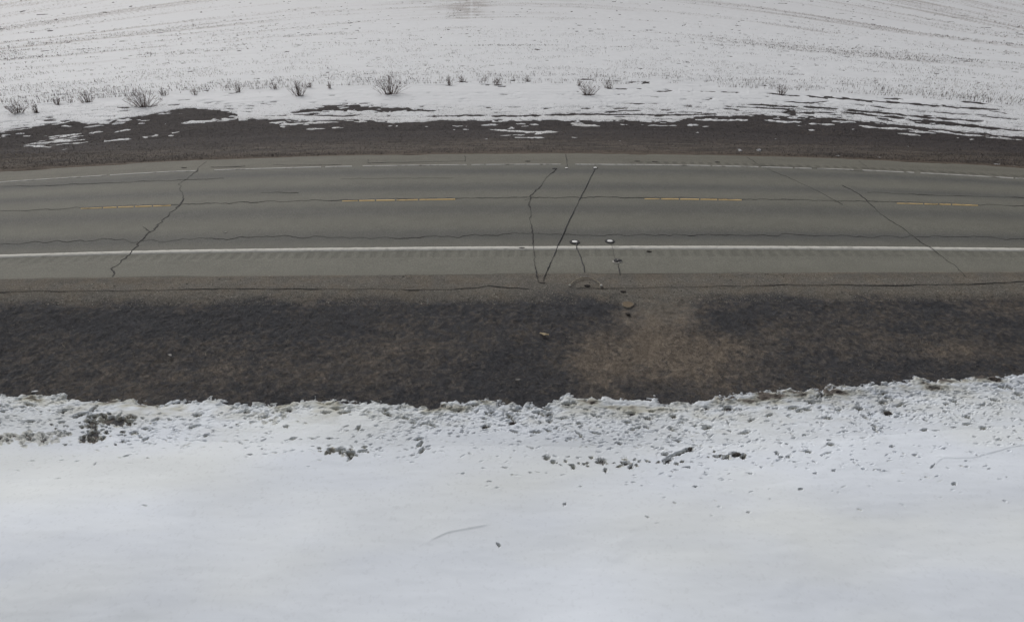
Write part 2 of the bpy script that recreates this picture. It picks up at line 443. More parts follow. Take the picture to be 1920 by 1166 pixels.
# ------------------------------------------------------------ far snow: ditch edge and stubble field
use(23.4, 1e9)
YB = np.array([(-400, 262), (0, 248), (35, 246), (70, 238), (100, 233), (140, 229), (165, 233), (200, 231), (235, 222), (270, 218), (300, 210), (345, 201),
               (400, 206), (430, 212), (445, 216), (447, 226), (500, 226), (600, 227), (700, 226), (760, 228), (980, 226), (1120, 227), (1270, 229), (1300, 219),
               (1430, 218), (1560, 222), (1650, 231), (1750, 240), (1850, 250), (1920, 257), (2400, 300)])
yb = np.interp(PXg, YB[:, 0], YB[:, 1])
fn_ = 1.8 * fbm(X * .9, T * 1.8, 3, 71) + 1.9 * fbm(X * 2.6, T * 6, 3, 72)
sf = yb - PYg + fn_
def seg(arr, sign, pts, ht, amp=.6, seed=80, brk=0.0):
    pts = np.array(pts, float)
    m = ht * 3 + 6
    c0, c1 = np.searchsorted(PXg[0], [pts[0, 0] - 12, pts[-1, 0] + 12])
    cc = PYg[:, c0:c1]
    rr_ = np.where((cc.min(1) < pts[:, 1].max() + m) & (cc.max(1) > pts[:, 1].min() - m))[0]
    if len(rr_) < 2 or c1 - c0 < 2: return
    w_ = (slice(rr_[0], rr_[-1] + 1), slice(c0, c1))
    px_, py_, x_, t_ = PXg[w_], PYg[w_], X[w_], T[w_]
    yy = np.interp(px_, pts[:, 0], pts[:, 1]) + amp * fbm(x_ * 1.3, x_ * 0 + seed, 2, seed)
    x0, x1 = pts[0, 0], pts[-1, 0]; e = max(6, (x1 - x0) * .18)
    tp = np.clip((px_ - x0) / e, -1, 1); tp = np.minimum(tp, np.clip((x1 - px_) / e, -1, 1))
    h = ht * .9 * (tp * (1 + .6 * fbm(x_ * 2.6, t_ * 3, 2, seed + 3)) - brk * np.clip(fbm(x_ * 2.2, t_ * 3.5, 3, seed + 5), 0, 1))
    v = h - np.abs(py_ - yy)
    arr[w_] = np.maximum(arr[w_], v) if sign > 0 else np.minimum(arr[w_], -v)
DARK = [([(1445, 178), (1510, 180), (1600, 187), (1700, 195), (1800, 203), (1890, 208)], 2.1), ([(1370, 196), (1450, 198), (1540, 202), (1600, 208), (1680, 214), (1770, 222), (1860, 231)], 2.2),
        ([(1375, 201), (1440, 203), (1540, 206)], 1.0), ([(1480, 212), (1530, 213)], 1.3), ([(1560, 208), (1650, 218), (1730, 226), (1850, 240), (1930, 247)], 3.0), ([(1830, 219), (1910, 225)], 1.2),
        ([(1800, 190), (1850, 196)], 1.5), ([(1655, 184), (1700, 187)], .9), ([(1460, 190), (1520, 193), (1560, 190)], 1.3), ([(1600, 196), (1680, 204)], 1.0), ([(1700, 205), (1760, 211), (1830, 217)], 1.0), ([(1480, 209), (1600, 214)], .9), ([(1850, 207), (1890, 214)], .9),
        ([(540, 212), (590, 207), (640, 204), (740, 205), (790, 208)], 5.0), ([(640, 195), (700, 194)], 1.3), ([(760, 207), (825, 208)], 1.6), ([(600, 200), (660, 198)], 1.3), ([(500, 219), (560, 216), (640, 219), (700, 217)], 1.2),
        ([(720, 220), (800, 219), (900, 217), (1000, 217), (1090, 215), (1280, 216), (1440, 212)], 1.7), ([(1130, 211), (1170, 208), (1215, 206)], 1.8), ([(1148, 204), (1180, 202)], 1.0), ([(1235, 207), (1260, 206)], 1.0),
        ([(1085, 205), (1110, 204)], .8), ([(1120, 192), (1132, 192)], .9), ([(1150, 194), (1240, 195)], .6), ([(1010, 149), (1023, 149)], 1.4), ([(1150, 152), (1166, 152)], 1.2), ([(1175, 155), (1200, 154), (1226, 154)], 1.7), ([(1085, 150), (1116, 151)], .8),
        ([(1190, 167), (1206, 167)], .8), ([(1230, 171), (1262, 171)], 1.2), ([(1310, 172), (1345, 172)], .9), ([(1350, 173), (1390, 174)], 1.1), ([(1280, 199), (1315, 201)], .9), ([(1428, 162), (1440, 162)], 1.0),
        ([(1325, 162), (1345, 161)], .8), ([(1436, 176), (1475, 179)], 1.6), ([(85, 221), (103, 220)], 1.2), ([(180, 220), (192, 220)], 1.0), ([(70, 226), (135, 228)], 1.4), ([(10, 244), (60, 240)], 1.0), ([(315, 219), (330, 218)], .8),
        ([(215, 202), (245, 203)], 1.4), ([(1065, 203), (1090, 203)], .6), ([(1215, 182), (1240, 183)], .5), ([(1150, 166), (1180, 168)], .7)]
WHITE = [([(325, 232), (380, 229), (450, 222), (520, 219)], 2.6), ([(208, 234), (238, 229)], 1.8), ([(165, 250), (195, 247)], 1.4), ([(212, 249), (246, 243)], 1.8), ([(185, 265), (248, 260)], 1.6),
         ([(266, 257), (302, 252)], 2.4), ([(314, 256), (330, 254)], 1.4), ([(316, 248), (338, 247)], 1.6), ([(300, 240), (316, 229)], 1.0), ([(362, 254), (368, 254)], .8), ([(376, 240), (384, 240)], .8),
         ([(40, 275), (100, 272), (168, 266)], 1.6), ([(48, 271), (90, 268), (150, 259)], 1.5), ([(60, 267), (110, 262), (160, 254)], 1.4), ([(84, 262), (130, 255), (158, 250)], 1.2), ([(60, 276), (100, 275)], .9), ([(95, 268), (165, 261)], 1.3), ([(42, 273), (70, 268)], 1.0), ([(110, 258), (150, 251)], 1.1), ([(85, 257), (125, 253), (150, 249)], 1.5),
         ([(505, 235), (560, 232), (640, 229)], 1.9), ([(572, 243), (612, 241)], 1.4), ([(622, 241), (650, 238)], 1.3), ([(500, 231), (540, 229)], 1.0), ([(540, 246), (548, 246)], .7), ([(653, 229), (692, 229)], 1.4), ([(795, 238), (806, 238)], 1.3), ([(848, 243), (856, 243)], 1.2), ([(866, 243), (884, 243)], .9),
         ([(900, 236), (935, 235)], 1.6), ([(903, 241), (945, 246), (1000, 248), (1062, 247)], 2.1), ([(1000, 252), (1040, 246)], 2.2), ([(930, 256), (990, 254)], .9), ([(960, 259), (1025, 259)], 1.0), ([(905, 261), (918, 261)], .8), ([(965, 232), (1012, 234)], 1.6),
         ([(1070, 235), (1128, 236)], 1.5), ([(1068, 258), (1085, 258)], .8), ([(1160, 234), (1180, 235)], 1.0), ([(1195, 235), (1210, 235)], 1.0), ([(1285, 236), (1313, 234)], 2.2), ([(1300, 225), (1410, 226)], 2.0), ([(1315, 238), (1332, 237)], 1.0), ([(1430, 226), (1505, 230)], 1.6),
         ([(1513, 231), (1575, 235)], 2.0), ([(1603, 236), (1640, 240), (1705, 245)], 1.8), ([(1733, 245), (1800, 252), (1860, 258), (1930, 263)], 1.8), ([(1790, 243), (1850, 249), (1930, 256)], 1.6), ([(1680, 250), (1730, 255)], 1.8), ([(1512, 244), (1530, 244)], 1.3), ([(1420, 239), (1430, 240)], .8), ([(1815, 262), (1828, 262)], 1.4), ([(1792, 259), (1800, 260)], 1.0),
         ([(1563, 285), (1572, 285)], .9), ([(1565, 291), (1578, 291)], .8), ([(1643, 294), (1656, 295)], .9), ([(1862, 307), (1877, 308)], .9), ([(1898, 310), (1907, 310)], .8), ([(1303, 250), (1313, 250)], .7)]
DARK += [([(718, 177), (742, 177)], .9), ([(1088, 178), (1118, 177)], 1.0), ([(156, 193), (176, 191)], 1.0), ([(924, 160), (942, 160)], 1.0), ([(1134, 166), (1150, 166)], 1.0), ([(836, 161), (849, 161)], .9),
         ([(255, 202), (285, 200), (300, 196)], 1.0), ([(25, 207), (48, 205)], .8), ([(60, 212), (76, 211)], 1.0), ([(858, 154), (872, 154)], .8), ([(984, 153), (996, 153)], .9), ([(102, 197), (116, 197)], .7), ([(440, 173), (452, 172)], .7), ([(550, 180), (572, 179)], .8)]
for i, (p, h) in enumerate(DARK): seg(sf, -1, p, h, .6, 100 + i * 3, .9)
for i, (p, h) in enumerate(WHITE): seg(sf, 1, p, h, .7, 400 + i * 3, 1.0)
# scattered remnants along the thaw line
sp = fbm(X * 1.6, T * 3.2, 3, 90)
band = np.exp(-((PYg - yb - 6) / 9.) ** 2)
sf = np.maximum(sf, (sp * 1.5 - 1.9 + .95 * band) * 4)
bandd = np.exp(-((PYg - yb + 9) / 10.) ** 2) * (sstep(700, 560, PXg) * .3 + sstep(1040, 1400, PXg) + .25)
sf = np.minimum(sf, -(fbm(X * 1.5, T * 3.6, 3, 92) * 1.5 - 1.5 + .62 * bandd) * 4)
S_far = np.where(sf > 0, .03 * sstep(0, 2.2, sf) + .09 * sstep(2, 40, sf), -.03 * sstep(0, -1.5, sf))
S_far = S_far + sstep(4, 30, sf) * (.03 * fbm(X * .35, T * .5, 3, 93))
field = sstep(39.6, 40.6, T)
S_far = S_far + field * .014 * fbm(X * 1.1, T * 6.0, 2, 94)
S_far = np.where(T < 23.3, -1, S_far)
# the field: thin snow, straw and soil showing along the old rows
def tau_of(px, py):
    n = (px - 960) / 960
    A = np.where(n < 0, np.interp(py, [0, 60, 150, 200], [115, 95, 42, 40]), np.interp(py, [0, 60, 150, 200], [150, 130, 50, 44]))
    return py - A * n * n
def fieldnoise(px, py, x):
    ta = tau_of(px, py)
    return fbm(x * .03, ta * .17, 3, 95), fbm(x * .20, ta * .75, 3, 96)
streak, fine = fieldnoise(PXg, PYg, X)
yrel = PYg
side = np.abs(PXg - 960) / 960
show = np.clip(-.12 + .7 * streak + .75 * fine, 0, 1) * sstep(48, 75, T) * (.4 + .6 * sstep(.2, .8, side))
trk = blob(872, 14, 28, 20) * .75 + blob(905, 10, 14, 18) * .2 + blob(820, 20, 60, 9) * .2
show = np.clip(show * .62 + .13 * sstep(50, 120, T) + trk * np.clip(.5 + fine, 0, 1), 0, .75)
show = show * (1 - .5 * np.exp(-((PXg - 884) / 2.2) ** 2)) 
colf = mix(C(.685, .70, .725), C(.34, .31, .30), (show * field)[..., None])
vergew = np.clip(.5 + .5 * fbm(X * .6, T * 1.2, 3, 97), 0, 1) * (1 - field) * sstep(36, 30, T)
colf = mix(colf, C(.48, .46, .43), (vergew * .45)[..., None])
sel = slice(None)
sn2 = make_grid('snow_field', X[sel], Y[sel], (mix(Zg, Zs + .004, sstep(2, 12, sf)) + np.maximum(S_far, -.03))[sel], (S_far > -.012)[sel], {'tint': ('FLOAT_COLOR', colf[sel])}, M_snow)
tag(sn2, kind='structure')

# ------------------------------------------------------------ the road
t_rd = np.unique(np.round(np.concatenate([[13.17], np.arange(13.2, 15.0, .03), np.arange(15.0, 23.5, .09), [23.52]]), 4))
Xr, Yr, Zr, Tr, Pxr, Pyr = land(t_rd)
def tline(pts):     # polyline in the photograph -> t at each column
    p = np.array(pts, float); q = place(p[:, 0], p[:, 1])[3]
    return lambda px: np.interp(px, p[:, 0], q)
L_near = tline([(-300, 488), (0, 481), (320, 472.5), (640, 468), (960, 465.5), (1280, 464.5), (1600, 465.5), (1920, 468.5), (2220, 472)])
L_far = tline([(-300, 360), (0, 342), (320, 322.5), (640, 313), (875, 309.5), (1280, 310.5), (1600, 319), (1920, 335.5), (2220, 355)])
L_mid = tline([(-300, 414), (0, 396), (160, 389.5), (320, 384), (640, 375.5), (960, 371.5), (1280, 372), (1440, 374.5), (1600, 378), (1840, 384), (1920, 387), (2220, 396)])
E_near = tline([(-300, 530), (0, 524), (320, 520), (640, 516), (960, 515), (1280, 514), (1600, 512), (1920, 510.5), (2220, 508)])
E_far = tline([(-300, 345), (0, 323), (320, 303), (640, 292), (960, 288.5), (1280, 290), (1600, 299), (1920, 315), (2220, 332)])
tn, tf, tm = L_near(Pxr), L_far(Pxr), L_mid(Pxr)
en, ef = E_near(Pxr), E_far(Pxr)
u = np.where(Tr < tm, (Tr - tn) / (tm - tn), 1 + (Tr - tm) / (tf - tm))      # 0 near line, 1 centre, 2 far line
crs = C(.150, .148, .127)
uu = u
wheel = .9 * np.exp(-((uu - .22) / .13) ** 2) + .7 * np.exp(-((uu - .75) / .14) ** 2) + .8 * np.exp(-((uu - 1.30) / .12) ** 2) + .9 * np.exp(-((uu - 1.80) / .13) ** 2)
streaky = .5 + .5 * fbm(Xr * .12, Tr * 4.5, 4, 121)
blot = fbm(Xr * .9, Tr * 1.6, 3, 122)
lane = mix(crs * 1.04, C(.099, .100, .096), np.clip(wheel * (.75 + .4 * streaky), 0, 1)[..., None])
lane = lane * (1 + .05 * (streaky - .5) + .04 * blot)[..., None]
shoul = C(.172, .170, .146) * (1 + .05 * (streaky - .5) + .04 * blot)[..., None]
shf = C(.150, .145, .122) * (1 + .12 * (streaky - .5) + .07 * blot)[..., None]
w1 = sstep(-.02, .03, uu)[..., None]; w2 = sstep(1.99, 2.04, uu)[..., None]
rc = mix(mix(shoul, lane, w1), shf, w2)
# rumble strip: milled grooves beside both edge lines
pitch = .30
ph = np.abs(((Xr / pitch) % 1) - .5) * 2
gr = sstep(.30, .62, ph)
gband = sstep(tn - .55, tn - .47, Tr) * sstep(tn - .14, tn - .20, Tr)
pres = np.clip(.75 + .5 * fbm(Xr * .2, Xr * 0, 2, 131), .25, 1)
grv = gr * gband
gband2 = sstep(tf + .12, tf + .2, Tr) * sstep(tf + .52, tf + .42, Tr) * sstep(.1, .5, fbm(Xr * .12 + 3, Xr * 0, 2, 133))
rc = rc * (1 - .12 * grv * pres - .05 * gband - .28 * gr * gband2)[..., None]
zr = Zr + .004 * fbm(Xr * .2, Tr * .8, 2, 141) - .009 * grv
# pavement edge breaks up; outside it the strip drops away under the verge
eN = en + .05 * fbm(Xr * .8, Xr * 0, 3, 151); eF = ef + .08 * fbm(Xr * .8, Xr * 0 + 9, 3, 152)
Tn2 = np.where(Tr < en.min() - 1, Tr, Tr)
drop = sstep(eN + .0, eN - .05, Tr) + sstep(eF, eF + .07, Tr)
zr = zr - .05 * np.clip(drop, 0, 1)
dust = .55 * sstep(eN + .35, eN, Tr) * (.5 + .5 * blot) * .5
rc = mix(rc, C(.12, .105, .085), np.clip(dust + drop * .6, 0, 1)[..., None])
# a thin sealcoat margin under and below the edge of the pavement
road = make_grid('road', Xr, Yr, zr, None, {'tint': ('FLOAT_COLOR', rc)}, M_road)
tag(road, kind='structure')

def road_z(x, D, t): return zt(t) + .004 * fbm(x * .2, t * .8, 2, 141)
def ribbon(V2, wd, name, mat, parent, lift=.006, jig=0, step=.06, seed=0, wvar=.5, thin=0):
    """a flat strip lying on the road, along a photo-pixel polyline"""
    p = np.array(V2, float)
    d = np.r_[0, np.cumsum(np.hypot(*np.diff(p, axis=0).T))]
    n = max(8, int(d[-1] / 2.0))
    s = np.linspace(0, d[-1], n)
    q = np.stack([np.interp(s, d, p[:, 0]), np.interp(s, d, p[:, 1])], 1)
    x, D, z, t = place(q[:, 0], q[:, 1])
    P = np.stack([x, D], 1)
    tg = np.gradient(P, axis=0); tg /= np.linalg.norm(tg, axis=1)[:, None] + 1e-9
    nm = np.stack([-tg[:, 1], tg[:, 0]], 1)
    if jig:
        al = np.r_[0, np.cumsum(np.linalg.norm(np.diff(P, axis=0), axis=1))]
        P = P + nm * (jig * fbm(al * 2.4, al * 0 + seed, 3, seed) + jig * .5 * fbm(al * 7, al * 0 + seed, 2, seed + 1))[:, None]
    al = np.r_[0, np.cumsum(np.linalg.norm(np.diff(P, axis=0), axis=1))]
    ww = wd * .30 * (1 + wvar * fbm(al * 2.5, al * 0 + seed, 3, seed + 7))
    ww = np.clip(ww - thin * wd * np.clip(fbm(al * .8, al * 0, 2, seed + 9), 0, 1), wd * .08, None)
    A, B = P + nm * ww[:, None], P - nm * ww[:, None]
    tt = t
    zz = np.where((t > 13.15) & (t < 23.55), road_z(x, D, t), zt(t) + ground_noise(x, D) + .006) + lift
    V = np.concatenate([np.c_[A, zz], np.c_[B, zz], np.c_[A, zz - .004], np.c_[B, zz - .004]])
    i = np.arange(n - 1)
    Fq = np.concatenate([np.stack([i, i + n, i + n + 1, i + 1], 1), np.stack([i, i + 1, i + 1 + 2 * n, i + 2 * n], 1), np.stack([i + n, i + 3 * n, i + 3 * n + 1, i + n + 1], 1)])
    return mesh_np(name, V, Fq, mat, parent)

# painted lines
def lpx(fn_pts, x0, x1, dy=0):
    p = np.array(fn_pts, float)
    xs = np.arange(x0, x1 + 1, 20.0); xs[-1] = x1
    return [(a, np.interp(a, p[:, 0], p[:, 1]) + dy) for a in xs]
def paint(name, tl, x0, x1, wd, mat, off=0, seed=1, edge=.005):
    px = np.linspace(x0, x1, max(6, int((x1 - x0) / 3)))
    tc = tl(px) + off
    out = []
    for sg in (-1, 1):
        tt = tc + sg * wd / 2 * 1.0 + edge * fbm(px * .15, px * 0 + sg, 2, seed + sg)
        z = zt(tt); n = (px - 960) / 960
        yr = py0(tt, z); yp = row_y(yr, n)
        x, D = unproj(n, yp - 540, z)
        out.append(np.stack([x, D, road_z(x, D, tt) + .004], 1))
    n = len(px); i = np.arange(n - 1)
    V = np.concatenate([out[0], out[1], out[0] - [0, 0, .003], out[1] - [0, 0, .003]])
    Fq = np.concatenate([np.stack([i, i + 1, i + n + 1, i + n], 1), np.stack([i, i + 2 * n, i + 2 * n + 1, i + 1], 1)])
    return mesh_np(name, V, Fq, mat, road)
o = paint('edge_line', L_near, -220, 2140, .215, M_white, seed=3)
tag(o, 'broad solid white edge line on the near side of the road')
g = ([(-220, 20), (20, 200), (206, 368), (402, 602), (610, 660), (680, 875), (884, 1052), (1078, 1332), (1336, 1422), (1428, 1486), (1490, 1522), (1532, 1600), (1617, 1695), (1699, 1714), (1726, 1900), (1904, 2140)])
for i, (a, b) in enumerate(g):
    o = paint('edge_line', L_far, a, b, .13 if i in (0, 6, 5) else .15, M_whitefar, seed=20 + i)
    o['label'] = 'stretch of thin worn white edge line on the far side'
for (a, b, nseg) in [(150, 322, (150, 192, 220, 252, 286, 322)), (640, 855, (640, 672, 704, 742, 785, 855)), (1207, 1392, (1207, 1238, 1274, 1312, 1346, 1392)), (1680, 1835, (1680, 1732, 1760, 1784, 1835)), (-400, -250, (-400, -250)), (2190, 2330, (2190, 2330))]:
    # each dash is split by the cracks that cross it: one mesh
    Vs, Fs, k = [], [], 0
    root = None
    V = []; Fq = []
    for j in range(len(nseg) - 1):
        o = paint('centre_dash', L_mid, nseg[j] + 1.5, nseg[j + 1] - 1.5, .11 if j else .08, M_yellow, off=-.085, seed=50 + j)
        me = o.data
        v = np.empty(len(me.vertices) * 3, np.float32); me.vertices.foreach_get('co', v); v = v.reshape(-1, 3)
        f = np.empty(len(me.loops), np.int32); me.loops.foreach_get('vertex_index', f); f = f.reshape(-1, 4)
        Fq.append(f + k); V.append(v); k += len(v)
        bpy.data.objects.remove(o); bpy.data.meshes.remove(me)
    o = mesh_np('centre_dash', np.concatenate(V), np.concatenate(Fq), M_yellow, road)

midp = [(-300, 412), (0, 397), (80, 394), (160, 389), (320, 383.5), (480, 379), (640, 375), (800, 372), (960, 370.5), (1120, 370), (1280, 371), (1440, 374), (1600, 377.5), (1680, 379), (1840, 384), (1920, 386.5), (2200, 395)]
ribbon(midp, .055, 'crack', M_crack, road, jig=.06, seed=1, wvar=.8, thin=.5)
whp = [(-200, 462), (0, 458), (110, 452), (180, 450), (270, 452), (300, 454), (340, 447), (420, 448), (500, 444), (640, 445), (700, 448), (760, 446), (800, 443), (860, 443), (950, 439), (1040, 440), (1280, 441), (1400, 441), (1500, 440), (1600, 443), (1700, 445), (1800, 443), (1920, 449), (2150, 455)]
ribbon(whp, .032, 'crack', M_crack, road, jig=.08, seed=5, wvar=.9, thin=.6)
CR = [([(383, 304), (372, 318), (356, 330), (337, 345), (341, 362), (342, 377), (330, 392), (296, 422), (275, 445), (250, 467), (228, 488), (214, 503), (210, 519)], .055, .05, .5),
      ([(1061, 290), (1062.5, 302), (1064, 312)], .05, .01, .2),
      ([(1400, 295), (1425, 310), (1455, 324), (1490, 338), (1530, 358), (1580, 384)], .018, .03, 1.3),
      ([(1612, 302), (1630, 318)], .02, .03, .9), ([(1580, 348), (1622, 372), (1645, 394), (1668, 413), (1690, 426), (1705, 439), (1740, 462), (1765, 480), (1790, 498), (1812, 520)], .05, .03, .3),
      ([(1043, 318), (1026, 332), (1008, 355), (995, 368), (992, 378), (994, 400), (996, 430), (999, 465), (1002, 492), (1006, 516), (1012, 529)], .048, .03, .45),
      ([(690, 299), (691, 306), (695, 308)], .03, .02, .5), ([(872, 293), (871, 304)], .03, .02, .5), ([(688, 306), (760, 305), (870, 303)], .05, .02, .5), ([(512, 309), (540, 310), (640, 310)], .045, .02, .7), ([(395, 314), (460, 312)], .06, .03, 1.2),
      ([(1625, 361), (1700, 365), (1800, 368), (1925, 371)], .035, .04, .8), ([(0, 351), (120, 347), (260, 341), (420, 335)], .03, .05, .9), ([(490, 362), (560, 361)], .03, .05, .9), ([(640, 336), (760, 335), (850, 334)], .025, .05, 1.0),
      ([(1420, 311), (1500, 314), (1620, 322)], .03, .02, .9), ([(270, 425), (282, 436)], .02, .03, .9),
      ([(985, 377), (1002, 368)], .03, .03, .7)]
for i, (p, wd, jg, th) in enumerate(CR):
    ribbon(p, wd, 'crack', M_crack, road, jig=jg, seed=200 + i * 11, wvar=.7, thin=th, lift=.007 + .0003 * i)
ribbon([(1115, 318), (1098, 352), (1080, 388), (1062, 425), (1046, 460), (1034, 490), (1027, 506)], .05, 'sealed_cut', M_seal, road, jig=.008, seed=301, wvar=.35, thin=.25, lift=.014)
ribbon([(1027, 505), (1023, 515), (1018, 529)], .035, 'crack', M_crack, road, jig=.02, seed=305, wvar=.7, thin=.5, lift=.012)
ribbon([(1079, 457), (1082, 469), (1088, 484), (1093, 500), (1095, 511)], .05, 'sealed_cut', M_seal, road, jig=.02, seed=311, wvar=.6, thin=.6, lift=.014)
ribbon([(1144.5, 455), (1148, 466), (1151, 480), (1156, 489), (1160, 505), (1163, 516)], .026, 'sealed_cut', M_seal, road, jig=.01, seed=321, wvar=.8, thin=.6, lift=.014)
# crack along the gravel verge just below the pavement: the old shoulder's edge
ribbon([(-100, 548), (0, 546), (210, 544), (400, 543), (520, 543), (700, 543), (830, 543), (900, 540), (917, 535.5), (935, 539), (992, 543)], .028, 'verge_crack', M_crack, road, jig=.015, seed=331, wvar=.8, thin=.8, lift=.006)
ribbon([(1080, 540), (1160, 540), (1280, 538), (1400, 537), (1520, 535), (1640, 534), (1740, 533), (1840, 531), (1925, 526)], .026, 'verge_crack', M_crack, road, jig=.015, seed=341, wvar=.8, thin=.9, lift=.006)

# ------------------------------------------------------------ round things helper
def disc_verts(cx, cy, rx, ry, n, z, seed=0, wob=.0, ang=0):
    a = np.linspace(0, 2 * np.pi, n, endpoint=False)
    r = 1 + wob * np.sin(a * 3 + seed) + wob * .7 * np.sin(a * 5 + seed * 2)
    x, y = np.cos(a) * rx * r, np.sin(a) * ry * r
    c, s = math.cos(ang), math.sin(ang)
    return np.stack([cx + x * c - y * s, cy + x * s + y * c, np.full(n, z)], 1)
def lathe(name, prof, mat, parent=None, n=28, seed=0, wob=0, asp=1):
    """rings of (radius, z) swept round; first and last close"""
    V = []; F4 = []
    for r, z in prof: V.append(disc_verts(0, 0, r, r * asp, n, z, seed, wob))
    V = np.concatenate(V); k = len(prof); i = np.arange(n)
    for j in range(k - 1):
        F4.append(np.stack([j * n + i, j * n + (i + 1) % n, (j + 1) * n + (i + 1) % n, (j + 1) * n + i], 1))
    F4 = np.concatenate(F4)
    c = len(V); V = np.concatenate([V, [[0, 0, prof[-1][1]]]])
    cap = np.stack([(k - 1) * n + i, (k - 1) * n + (i + 1) % n, np.full(n, c), np.full(n, c)], 1)
    me = bpy.data.meshes.new(name)
    me.from_pydata(V.tolist(), [], F4.tolist() + [[a, b, cc] for a, b, cc, _ in cap.tolist()])
    me.materials.append(mat)
    o = bpy.data.objects.new(name, me); COL.objects.link(o)
    if parent: o.parent = parent
    return o
def empty(name, loc, rz=0):
    o = bpy.data.objects.new(name, None); COL.objects.link(o)
    o.location = loc; o.rotation_euler.z = rz; o.empty_display_size = .1
    return o
def rp(px, py):
    x, D, z, t = place(px, py)
    return float(x), float(D), float(road_z(np.array([x]), np.array([D]), np.array([t]))[0])

# ------------------------------------------------------------ pavement sensors
M_puck = plain('white_sensor_cap', (.70, .70, .70), (.82, .82, .80), 30, rough=.5)
M_lens = plain('sensor_dark_insert', (.25, .26, .28), (.35, .36, .38), 30, rough=.4)
def make_sensor(px, py, r_seal, r_cap, label):
    e = empty('pavement_sensor', rp(px, py))
    tag(e, label, 'road sensor', 'sensor discs set in the road')
    lathe('sealant_ring', [(r_seal, .002), (r_seal * .97, .017), (r_cap * 1.02, .018), (r_cap, .0175)], M_seal, e, seed=px, wob=.03)
    c = lathe('sensor_cap', [(r_cap, .010), (r_cap * .99, .022), (r_cap * .9, .025), (r_cap * .2, .026)], M_puck, e)
    lathe('centre_screw', [(r_cap * .12, .0262), (r_cap * .11, .028)], M_lens, c, 12)
    return e
make_sensor(1077.5, 454, .13, .068, 'white sensor disc in black sealant near the white line, left of the near pair')
make_sensor(1143.5, 452.8, .125, .068, 'white sensor disc in round black ring near the white line, right of the near pair')
make_sensor(1062, 316, .055, .05, 'small white sensor disc on the far lane, under the short black crack')
make_sensor(1116, 315.3, .085, .06, 'small white sensor disc on the far lane where the long straight sealed cut ends')
def patch(px, py, rx, asp, label, name='sealant_patch', h=.016):
    o = lathe(name, [(rx, .0), (rx * .93, h * .8), (rx * .6, h), (rx * .2, h)], M_seal, None, seed=px, wob=.09, asp=asp)
    o.location = rp(px, py); tag(o, label, 'sealant patch')
    return o
patch(1040, 316.3, .09, .8, 'small black sealant blot on the far lane left of the sensor discs')
e = empty('access_cover', rp(1157, 491)); e.rotation_euler.z = .2
tag(e, 'small dark oval cover with a pale rim set in the near shoulder', 'cover')
M_rim = plain('pale_concrete', (.34, .33, .30), (.44, .43, .40), 25)
lathe('rim', [(.115, .0), (.11, .014), (.085, .016), (.08, .010)], M_rim, e, seed=2, wob=.06, asp=.85)
l = lathe('lid', [(.105, .004), (.10, .026), (.06, .034), (.02, .036)], M_seal, e, seed=3, wob=.10, asp=.8); l.location = (.02, .03, 0)
lathe('lid_handle', [(.02, .034), (.018, .042)], M_rim, l, 10)

# ------------------------------------------------------------ blades of dead grass, straw and stubble (uncountable)
def blades(name, P, L, az, lean, wd, colr, mat, curve=.25):
    """P n*3 roots; each blade = two quads tapering, leaning by 'lean' from vertical"""
    n = len(P)
    d = np.stack([np.cos(az) * np.sin(lean), np.sin(az) * np.sin(lean), np.cos(lean)], 1)
    sd = np.stack([-np.sin(az), np.cos(az), np.zeros(n)], 1) * (wd / 2)[:, None]
    # twist a bit so some blades face up, others sideways
    m = P + d * (L * .55)[:, None] + np.c_[np.zeros(n), np.zeros(n), L * curve * .25]
    tip = P + d * L[:, None]; tip[:, 2] = np.maximum(tip[:, 2] - L * curve * .2, P[:, 2] + .004)
    V = np.stack([P - sd, P + sd, m + sd * .7, m - sd * .7, tip], 1).reshape(-1, 3)
    b = np.arange(n) * 5
    Fc = np.concatenate([np.stack([b, b + 1, b + 2], 1), np.stack([b, b + 2, b + 3], 1), np.stack([b + 3, b + 2, b + 4], 1)])
    o = mesh_np(name, V, Fc, mat, None, {'tint': ('FLOAT_COLOR', np.repeat(colr, 5, 0))})
    return o
def spots(n, xr, yr, keep):
    px = R.uniform(*xr, n); py = R.uniform(*yr, n)
    k = keep(px, py); px, py = px[k], py[k]
    x, D, z, t = place(px, py)
    return px, py, np.stack([x, D, z + ground_noise(x, D)], 1), t
# near ditch
px, py, P, t = spots(120000, (-180, 2100), (548, 775), lambda a, b: (b < edge_at(a) + 6))
k = t < 12.35 + .1 * R.normal(size=len(t)); k &= ~((np.abs(px - 1235) < 70) & (py < 610) & (R.uniform(size=len(px)) < .85))
px, py, P = px[k], py[k], P[k]; n = len(P)
P[:, 2] += .006 * fbm(P[:, 0] * 7, P[:, 1] * 7, 2, 11) + .003
tn_ = np.clip(.16 + .38 * fbm(P[:, 0] * 1.2, P[:, 1] * 2, 3, 162) + .25 * R.normal(size=n) + (.45 + .5 * fbm(P[:, 0] * 4.5, P[:, 1] * 6, 3, 24)) * np.exp(-((px - 1240) / 180) ** 2 - ((py - 670) / 55) ** 2), 0, 1)[:, None]
cc = np.array([[.058, .058, .065]]) * (1 - tn_) + np.array([[.18, .152, .122]]) * tn_
pale = R.uniform(size=n) < .035; cc[pale] = [.24, .22, .19]
az = fbm(P[:, 0] * .8, P[:, 1] * .8, 2, 163) * 2.2 + R.normal(size=n) * 1.8
g1 = blades('grass', P, R.uniform(.025, .085, n), az, R.uniform(1.05, 1.5, n), R.uniform(.003, .007, n), cc, M_straw)
tag(g1, 'dark flattened dead grass covering the near ditch', 'grass', kind='stuff')
